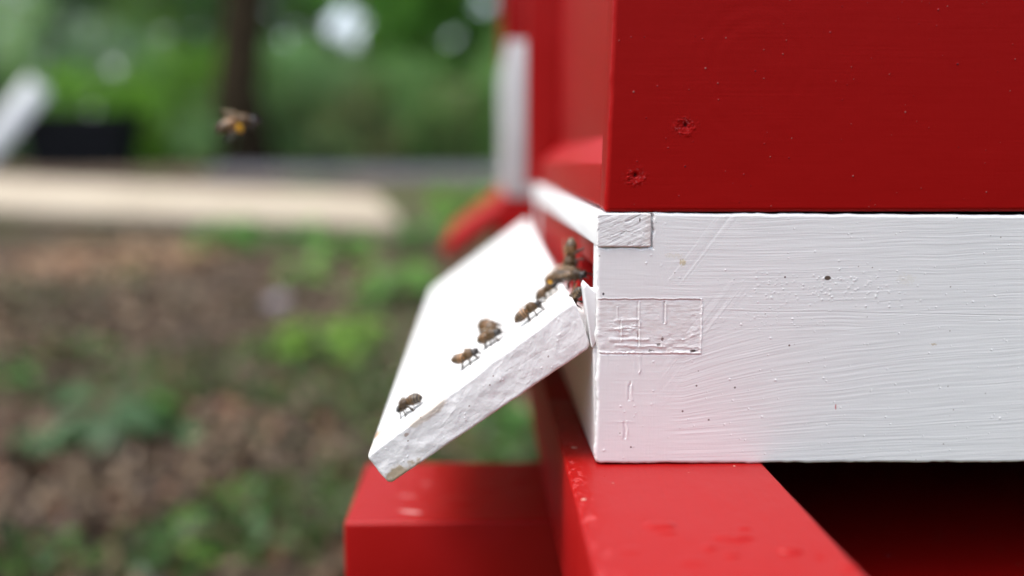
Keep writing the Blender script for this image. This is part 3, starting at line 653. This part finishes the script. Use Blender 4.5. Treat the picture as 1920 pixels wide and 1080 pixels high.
# leaf litter: thousands of curled dry leaves
def leafcloud(P, D, size, cols, curl=.3, wr=.5, rng=RNG):
    """6-vertex pointed leaves: P positions, D unit directions"""
    n = len(P); S_ = np.cross(D, rng.normal(0, 1, (n, 3))); S_ /= np.linalg.norm(S_, axis=1)[:, None] + 1e-9; Nn = np.cross(D, S_)
    s = size[:, None]
    a = P; m1 = P + D * s * .4; tip = P + D * s + Nn * s * -curl
    l1 = P + D * s * .35 + S_ * s * wr * .5 + Nn * s * curl * .3; r1 = P + D * s * .35 - S_ * s * wr * .5 + Nn * s * curl * .3
    V = np.stack([a, l1, tip, r1], 1).reshape(-1, 3); Fq = np.arange(n * 4).reshape(-1, 4)
    return V, Fq, np.repeat(cols, 4, 0)
n = 26000
D_ = 1.05 * (8.0 / 1.05)**RNG.random(n); ang = RNG.uniform(-.75, .42, n)
LX = D_ * np.tan(ang); LY = D_ - .42; zz = gz(LX, LY) + .004 + .012 * RNG.random(n)
dd = RNG.normal(0, 1, (n, 3)); dd[:, 2] *= .35; dd /= np.linalg.norm(dd, axis=1)[:, None]
pal = np.array([(.125, .088, .055), (.075, .052, .035), (.20, .145, .09), (.30, .22, .16), (.17, .08, .045), (.05, .035, .028)])
lc = pal[RNG.choice(6, n, p=[.34, .27, .10, .03, .12, .14])] * RNG.uniform(.8, 1.2, (n, 1))
V, Fq, cc = leafcloud(np.c_[LX, LY, zz], dd, RNG.uniform(.02, .055, n) * (1 + .08 * D_), lc, .25, .6)
M_litter = mat('dry_leaves', (.1, .07, .05), .7, .3, attr='Stain')
tag(link('leaf_litter', npmesh('leaf_litter', V, Fq, False, cc), M_litter), 'brown fallen leaves covering the forest floor', 'leaf litter', kind='stuff')
# small weeds between the litter
n = 9000; D_ = 1.3 * (7.5 / 1.3)**RNG.random(n); ang = RNG.uniform(-.6, .3, n); LX = D_ * np.tan(ang); LY = D_ - .42
kp = fbm(N4, LX * 1.6 + 9, LY * 1.3, 3) + .35 * sst(-1.2, -.1, LX / D_ * 2.2) > .28; LX, LY, D_ = LX[kp], LY[kp], D_[kp]; n = len(LX)
dd = RNG.normal(0, 1, (n, 3)); dd[:, 2] = np.abs(dd[:, 2]) * .8; dd /= np.linalg.norm(dd, axis=1)[:, None]
gcol = np.array((.085, .17, .045)) * RNG.uniform(.5, 1.25, (n, 1)) * np.array([1, 1, 1]); gcol[:, 0] *= RNG.uniform(.7, 1.5, n)
V, Fq, cc = leafcloud(np.c_[LX, LY, gz(LX, LY) + .01 + .05 * RNG.random(n)], dd, RNG.uniform(.02, .05, n), gcol, .2, .5)
M_leaf = mat('green_leaves', (.06, .12, .03), .45, .5, attr='Stain', trans=.55)
tag(link('ground_cover', npmesh('ground_cover', V, Fq, False, cc), M_leaf), 'sparse low green weeds between the dead leaves', 'weeds', kind='stuff')

# broad-leaved seedlings one can tell apart
def plant(px, py, wpx, label, col=(.08, .19, .045), nl=14, h=.6, seed=0):
    p = onplane(px, py + wpx * .2, Vector((0, 0, .0)), Vector((0, 0, 1)))
    for _ in range(4): z = float(gz(np.array(p.x), np.array(p.y))); p = onplane(px, py + wpx * .2, Vector((0, 0, z)), Vector((0, 0, 1)))
    D = p.y + .42; R = wpx / F * D * .62; r = random.Random(seed)
    root = thing('seedling', label, 'plant', p, group='green seedlings on the forest floor')
    V, FF, CC = [], [], []; bm = bmesh.new()
    for i in range(nl):
        a = i * 2.4 + r.random(); rr = R * (.25 + .55 * math.sqrt((i + .5) / nl)); hh = R * h * (.5 + .9 * r.random())
        b = Vector((math.cos(a) * rr * .55, math.sin(a) * rr * .55, hh)); d = Vector((math.cos(a), math.sin(a), r.uniform(-.35, .35))).normalized()
        s = Vector((-math.sin(a), math.cos(a), r.uniform(-.4, .4))).normalized(); nn = d.cross(s); L = R * r.uniform(.5, .8); Wd = L * .36
        tube(bm, [(0, 0, 0), (b.x * .4, b.y * .4, hh * .7), tuple(b)], [R * .022, R * .018, R * .012], 5)
        k = len(V); cm = r.uniform(.65, 1.35); J = 6
        for j in range(J + 1):
            t = j / J; w = Wd * math.sin(math.pi * min(1, t * .92 + .06))**.8; c = b + d * L * t - Vector((0, 0, 1)) * L * .35 * t * t
            for q in (-1, 0, 1): V.append(c + s * w * q + nn * (.12 * w * abs(q))); CC.append(tuple(x * cm for x in col))
        for j in range(J):
            for q in (0, 1): e = k + j * 3 + q; FF.append((e, e + 1, e + 4, e + 3))
    me = bpy.data.meshes.new('leaves'); me.from_pydata([tuple(v) for v in V], [], FF); me.update()
    ca = me.color_attributes.new('Stain', 'FLOAT_COLOR', 'POINT'); ca.data.foreach_set('color', np.c_[np.array(CC), np.ones(len(CC))].astype(np.float32).ravel())
    for q in me.polygons: q.use_smooth = True
    o = bpy.data.objects.new('leaves', me); me.materials.append(M_leaf); COL.objects.link(o); o.parent = root
    m2 = bpy.data.meshes.new('stem'); bm.to_mesh(m2); bm.free(); m2.materials.append(M_stem); o = bpy.data.objects.new('stem', m2); COL.objects.link(o); o.parent = root
M_stem = mat('green_stem', (.09, .12, .04), .6)
G1, G2, G3, G4 = (.13, .31, .04), (.09, .24, .04), (.09, .20, .07), (.22, .40, .05)
PL = [(430, 452, 120, 'bright green bushy seedling just in front of the pale board', G2, 26), (600, 648, 150, 'light green seedling in the middle of the leafy ground', G4, 18), (665, 640, 100, 'lime seedling touching the left of the landing board', G4, 14),
      (515, 655, 80, 'pale green seedling left of the lime ones', G1, 10), (210, 790, 190, 'large dark green seedling at the lower left', G3, 20), (275, 785, 110, 'vivid green seedling beside the large dark one', G1, 14), (75, 840, 100, 'grey green seedling left of the large dark one', G3, 10),
      (350, 815, 90, 'dull green seedling right of the vivid one', G3, 9), (430, 930, 90, 'bluish green seedling below the middle of the ground', G1, 9), (20, 700, 110, 'green seedling at the left edge, halfway down', G2, 14), (180, 655, 80, 'faint green seedling above the large dark one', G2, 10),
      (345, 985, 90, 'small green seedling near the bottom left of centre', G1, 12), (400, 1040, 90, 'pale green seedling at the bottom, between litter and stand', G4, 8), (110, 1030, 80, 'small green seedling in the bottom left corner', G2, 9), (20, 1065, 80, 'green seedling cut by the bottom left corner', G2, 10),
      (655, 1060, 60, 'small yellow green seedling against the red crossbeam', G4, 8), (565, 520, 90, 'soft green seedling behind the lime ones', G1, 12), (740, 545, 150, 'broad green seedling behind the landing board', G1, 18), (790, 450, 120, 'green seedling below the right end of the pale board', G2, 16),
      (930, 800, 120, 'green seedling seen under the landing board', G2, 20), (975, 830, 80, 'dark green seedling against the red rail under the landing board', G2, 12), (690, 820, 60, 'green seedling just left of the landing board tip', G1, 9), (640, 475, 110, 'hazy green seedling in front of the board, right of centre', G1, 14),
      (560, 450, 100, 'low green seedling close to the pale board edge', G2, 16), (870, 400, 130, 'green seedling left of the red landing board', G1, 16)]
for i, (a, b, c, lab, g, k) in enumerate(PL): plant(a, b, c, lab, g, k, seed=i)
# a pale stone among the leaves
sp = onplane(524, 590, Vector((0, 0, .0)), Vector((0, 0, 1)))
bm = bmesh.new(); bmesh.ops.create_icosphere(bm, subdivisions=3, radius=.045)
for v in bm.verts: v.co = Vector((v.co.x * 1.0, v.co.y * .8, v.co.z * .85)) * (1 + .12 * math.sin(v.co.x * 90) + .1 * math.cos(v.co.y * 70 + v.co.z * 60))
me = bpy.data.meshes.new('stone'); bm.to_mesh(me); bm.free()
o = link('stone', me, mat('pale_stone', (.38, .34, .38), .85, noisecol=(40, (.25, .22, .25), .3, .7))); o.location = (sp.x, sp.y, .04); tag(o, 'pale lilac grey stone lying among the brown leaves', 'stone')

# pale board lying on the bank
wb = thing('wooden_platform', 'long pale wooden platform lying on the slope in front of the trees', 'platform', (-3, 8.5, .2))
A, B, C_, D4 = at(750, 418, 7.9), at(-330, 376, 9.1), at(-330, 318, 11.0), at(700, 366, 9.7)
for j in range(5):                                  # planks laid side by side
    t0, t1 = j / 5 + .003, (j + 1) / 5 - .003
    bm = bmesh.new(); vs_ = []
    for dz in (0, -.07):
        for (P, Q, t) in ((A, D4, t0), (B, C_, t0), (B, C_, t1), (A, D4, t1)): c = P.lerp(Q, t); vs_.append(bm.verts.new((c.x + .04 * (j % 2), c.y, c.z + dz)))
    for f in ((0, 1, 2, 3), (7, 6, 5, 4), (0, 4, 5, 1), (1, 5, 6, 2), (2, 6, 7, 3), (3, 7, 4, 0)): bm.faces.new([vs_[q] for q in f])
    bmesh.ops.recalc_face_normals(bm, faces=bm.faces); bmesh.ops.bevel(bm, geom=list(bm.edges), offset=.006, segments=2, affect='EDGES')
    me = bpy.data.meshes.new('plank'); bm.to_mesh(me); bm.free(); link('plank', me, M_wood, wb)
for t in (.08, .45, .8):
    P, Q = A.lerp(B, t), D4.lerp(C_, t); bm = bmesh.new(); vs_ = []
    for (c, dx) in ((P, -.06), (P, .06), (Q, .06), (Q, -.06)):
        vs_.append((c.x + dx, c.y + (.08 if c is P else -.08), c.z - .072))
    top = [bm.verts.new(v) for v in vs_]; bot = [bm.verts.new((v[0], v[1], min(v[2] - .03, float(gz(np.array(v[0]), np.array(v[1]))) - .03))) for v in vs_]
    bm.faces.new(top); bm.faces.new(bot[::-1])
    for q in range(4): bm.faces.new((top[q], top[(q + 1) % 4], bot[(q + 1) % 4], bot[q]))
    bmesh.ops.recalc_face_normals(bm, faces=bm.faces); me = bpy.data.meshes.new('bearer'); bm.to_mesh(me); bm.free(); link('bearer', me, M_dark, wb)

# black trough with a grey load, a white pole leaning on it
M_blk = mat('black_plastic', (.006, .007, .010), .6, .15); M_gry = mat('grey_tarp', (.17, .18, .18), .6, .4, noisecol=(5, (.26, .27, .27), .35, .65), bump=((8, 8, 8), .7, .05))
tl, br = at(28, 212, 12.0), at(232, 287, 12.0)
g0 = float(gz(np.array(-5.), np.array(12.)))
tr = thing('trough', 'black trough heaped with grey material, far left under the trees', 'trough', (tl.x, 12, g0))
w = br.x - tl.x; hgt_ = tl.z - g0 + .02
bm = bmesh.new(); ring = []
for (z, ins) in ((g0 - .02, .12), (g0 + hgt_ * .9, 0), (g0 + hgt_ * .9, -.04), (g0 + hgt_, -.04), (g0 + hgt_, .04), (g0 + hgt_ * .5, .09)):
    ring.append([bm.verts.new(p) for p in ((tl.x + ins, 12 + ins, z), (br.x - ins, 12 + ins, z), (br.x - ins, 12.8 - ins, z), (tl.x + ins, 12.8 - ins, z))])
bm.faces.new(ring[0][::-1]); bm.faces.new(ring[-1])
for a, b in zip(ring, ring[1:]):
    for q in range(4): bm.faces.new((a[q], a[(q + 1) % 4], b[(q + 1) % 4], b[q]))
bmesh.ops.recalc_face_normals(bm, faces=bm.faces); me = bpy.data.meshes.new('tub'); bm.to_mesh(me); bm.free(); link('tub', me, M_blk, tr)
U, V = np.meshgrid(np.linspace(0, 1, 50), np.linspace(0, 1, 30), indexing='ij')
hz = (np.sin(np.pi * U) * np.sin(np.pi * V))**.6 * (.30 + .14 * fbm(N3, U * 5, V * 3, 3))
me = npmesh('load', np.stack([tl.x + .05 + U * (w - .1), 12.05 + V * .7, g0 + hgt_ * .6 + hz], -1).reshape(-1, 3), gridfaces(50, 30)); link('load', me, M_gry, tr)
pa, pb = at(-30, 290, 11.7), at(72, 160, 11.95)
bm = bmesh.new(); d = (pb - pa); tube(bm, [tuple(pa - d * .25), tuple(pa), tuple(pb), tuple(pb + d * .01)], [(.04, .14)] * 3 + [(.03, .12)], 20)
me = bpy.data.meshes.new('leaning_board'); bm.to_mesh(me); bm.free()
for q in me.polygons: q.use_smooth = True
tag(link('leaning_board', me, M_white), 'white board leaning against the black trough at the left edge', 'board')

# ================================================================== trees and bushes
M_bark = mat('bark', (.026, .018, .010), .9, .1, noisecol=(8, (.05, .036, .02), .4, .7), bump=((30, 30, 6), .8, .03))
GAPS = [(648, 45, 38), (215, 122, 11), (850, 65, 10), (912, 8, 15), (838, 80, 7), (505, 20, 8), (530, 75, 7), (370, 55, 6), (190, 40, 8), (305, 60, 6), (670, 0, 6), (500, 190, 0), (100, 200, 6), (180, 185, 6), (210, 20, 5)]
def gapmask(P):
    v = P - np.array(CAM); z = v @ np.array(fw); x = 960 + F * (v @ np.array(rt)) / z; y = 540 - F * (v @ np.array(up)) / z
    k = np.ones(len(P), bool)
    for a, b, r in GAPS: k &= ((x - a)**2 + (y - b)**2) > (r + 5)**2
    return k
def foliage(centers, n, size, col, seed, flat=.35):
    r = np.random.default_rng(seed); cs = np.array(centers)          # x,y,z,rx,ry,rz
    vol = cs[:, 3] * cs[:, 4] * cs[:, 5]; idx = r.choice(len(cs), n, p=vol / vol.sum())
    d = r.normal(0, 1, (n, 3)); d /= np.linalg.norm(d, axis=1)[:, None]; rad = r.random(n)**.28
    P = cs[idx, :3] + d * rad[:, None] * cs[idx, 3:]
    cl_ = np.round(P / .35); hsh = np.sin(cl_ @ np.array((12.9, 78.2, 37.7))) * 43758.5; hsh = hsh - np.floor(hsh)   # clumps of light and dark kinds of leaf
    P = P[hsh > .16]; d = d[hsh > .16]; hsh = hsh[hsh > .16]
    k = gapmask(P); P, d, hsh = P[k], d[k], hsh[k]; n = len(P)
    dr = d * .6 + r.normal(0, .7, (n, 3)); dr[:, 2] -= .2; dr /= np.linalg.norm(dr, axis=1)[:, None]
    c = 2.4 * np.array(col) * (.6 + .8 * hsh)[:, None] * r.uniform(.75, 1.25, (n, 1)); c[:, 0] *= r.uniform(.8, 1.35, n)
    return leafcloud(P, dr, r.uniform(.7, 1.3, n) * size, c, .2, .55, r)
def tree(name, label, cat, x, y, tr_r, hgt, centers, n, size, col, seed, lean=0, group=None):
    g = float(gz(np.array(float(x)), np.array(float(y)))); root = thing(name, label, cat, (x, y, g), group)
    r = random.Random(seed); bm = bmesh.new(); K = 7
    pts = [(lean * (k / K) + r.uniform(-.06, .06) * (k > 0) * tr_r * 4, r.uniform(-.05, .05) * (k > 0), hgt * k / K - .1) for k in range(K + 1)]
    tube(bm, pts, [tr_r * (1.35 if k == 0 else 1) * (1 - .55 * k / K) for k in range(K + 1)], 12)
    for c in centers:
        t = min(.9, max(.25, (c[2] - g) / hgt * .75)); b = Vector(pts[int(t * K)]); e = Vector((c[0] - x, c[1] - y, c[2] - g)); m = b.lerp(e, .5) + Vector((0, 0, .2))
        tube(bm, [tuple(b), tuple(m), tuple(e)], [tr_r * .4, tr_r * .25, tr_r * .08], 7)
    me = bpy.data.meshes.new('trunk'); bm.to_mesh(me); bm.free()
    for q in me.polygons: q.use_smooth = True
    me.materials.append(M_bark); o = bpy.data.objects.new('trunk', me); COL.objects.link(o); o.parent = root
    V, Fq, cc = foliage(centers, n, size, col, seed); V = V - np.array((x, y, g))
    me = npmesh('crown', V, Fq, False, cc); me.materials.append(M_leaf); o = bpy.data.objects.new('crown', me); COL.objects.link(o); o.parent = root
def clump(x, y, z, R, H, k, seed):
    r = random.Random(seed); out = []
    for i in range(k): out.append((x + r.uniform(-R, R), y + r.uniform(-R, R) * .7, z + r.uniform(.1, 1) * H, r.uniform(.4, .75) * R, r.uniform(.4, .7) * R, r.uniform(.25, .45) * H))
    return out
def X(px, y): return at(px, 300, y).x
# (kind, label, px, y, trunk radius, height, crown base, radius, crown height, clumps, leaves, size, colour)
TB = [
 ('big_tree', 'tall tree with the dark thick trunk left of centre', 460, 13.2, .33, 8.0, 5.2, 2.4, 2.6, 7, 3500, .17, (.05, .11, .03), 0),
 ('bush', 'vivid green bush left of the dark trunk', 330, 14.3, .05, 1.6, .55, 1.25, 1.5, 9, 8000, .11, (.058, .140, .012), 0),
 ('bush', 'dark green bush behind the black trough', 120, 15.5, .06, 2.2, .7, 1.4, 1.9, 8, 8000, .12, (.055, .10, .05), 0),
 ('bush', 'grey green bush at the far left edge', -60, 14.8, .06, 2.2, .7, 1.2, 2.4, 7, 7000, .12, (.10, .17, .07), 0),
 ('bush', 'mid green bush right of the dark trunk', 590, 14.6, .05, 1.9, .6, 1.35, 1.7, 9, 9500, .11, (.09, .165, .062), 0),
 ('bush', 'olive bush with brownish base, right of the mid green one', 735, 14.2, .05, 1.4, .5, 1.2, 1.2, 8, 6500, .11, (.105, .13, .052), 0),
 ('bush', 'green bush beside the white hive box', 880, 14.8, .05, 1.7, .55, 1.3, 1.5, 8, 7500, .11, (.075, .15, .045), 0),
 ('tree', 'slim tree with grey green leaves at the upper left', 110, 19, .11, 7, 2.2, 2.2, 3.2, 9, 10000, .16, (.08, .14, .07), 0),
 ('tree', 'slim tree with yellow green leaves above the vivid bush', 330, 20, .10, 7, 2.4, 1.9, 3.4, 9, 10000, .16, (.11, .20, .05), 0),
 ('tree', 'slim tree with dark leaves right of the thick trunk', 600, 19.5, .12, 7, 2.2, 2.0, 3.4, 9, 10000, .16, (.06, .12, .05), 0),
 ('tree', 'tree with fresh green leaves above the olive bush', 775, 18.5, .10, 7, 2.2, 1.9, 3.2, 9, 10000, .16, (.055, .15, .03), 0),
 ('tree', 'tree with fresh green leaves close behind the hives', 940, 17.5, .12, 7, 2.0, 1.9, 3.6, 9, 10000, .16, (.07, .17, .03), 0),
 ('tree', 'broad tree at the right of the wood, behind the hives', 1250, 18, .14, 7, 1.4, 2.6, 4.2, 9, 7000, .2, (.06, .13, .03), 0),
 ('tree', 'broad tree at the left end of the wood', -320, 18, .14, 7, 1.4, 2.6, 4.2, 9, 8000, .2, (.07, .13, .05), 0),
]
for i, (nm, lab, px, y, r_, hh, cb_, R, H, k, n, sz, c, ln_) in enumerate(TB):
    x = X(px, y); g = float(gz(np.array(x), np.array(float(y))))
    tree(nm, lab, 'bush' if nm == 'bush' else 'tree', x, y, r_, hh, clump(x, y, cb_ if nm != 'bush' else g, R, H, k, 40 + i), n, sz, c, 40 + i, ln_, 'trees and bushes of the wood behind')
# the deep wood closing the view: one mass
cs = []
rr = random.Random(77)
for i in range(80): cs.append((rr.uniform(-19, 12), rr.uniform(24, 31), rr.uniform(.6, 9.5), rr.uniform(1.6, 2.6), 1.2, rr.uniform(1.1, 2.0)))
for i in range(22): cs.append((rr.uniform(-19, 12), rr.uniform(22, 26), rr.uniform(.4, 1.8), rr.uniform(1.2, 2.2), 1.0, rr.uniform(.9, 1.4)))
for i in range(50):                                 # the same wood all round the clearing
    a = rr.uniform(math.radians(60), math.radians(290)); q = rr.uniform(10, 14) if a < math.radians(215) else rr.uniform(15, 19)
    cs.append((math.sin(a) * q, math.cos(a) * q, rr.uniform(.5, 3.2), 2.2, 2.2, rr.uniform(1.2, 1.9)))
V, Fq, cc = foliage(cs, 120000, .34, (.065, .125, .03), 99)
tag(link('distant_wood', npmesh('distant_wood', V, Fq, False, cc), M_leaf), 'dim green wood closing the view behind the trees', 'wood', kind='stuff')
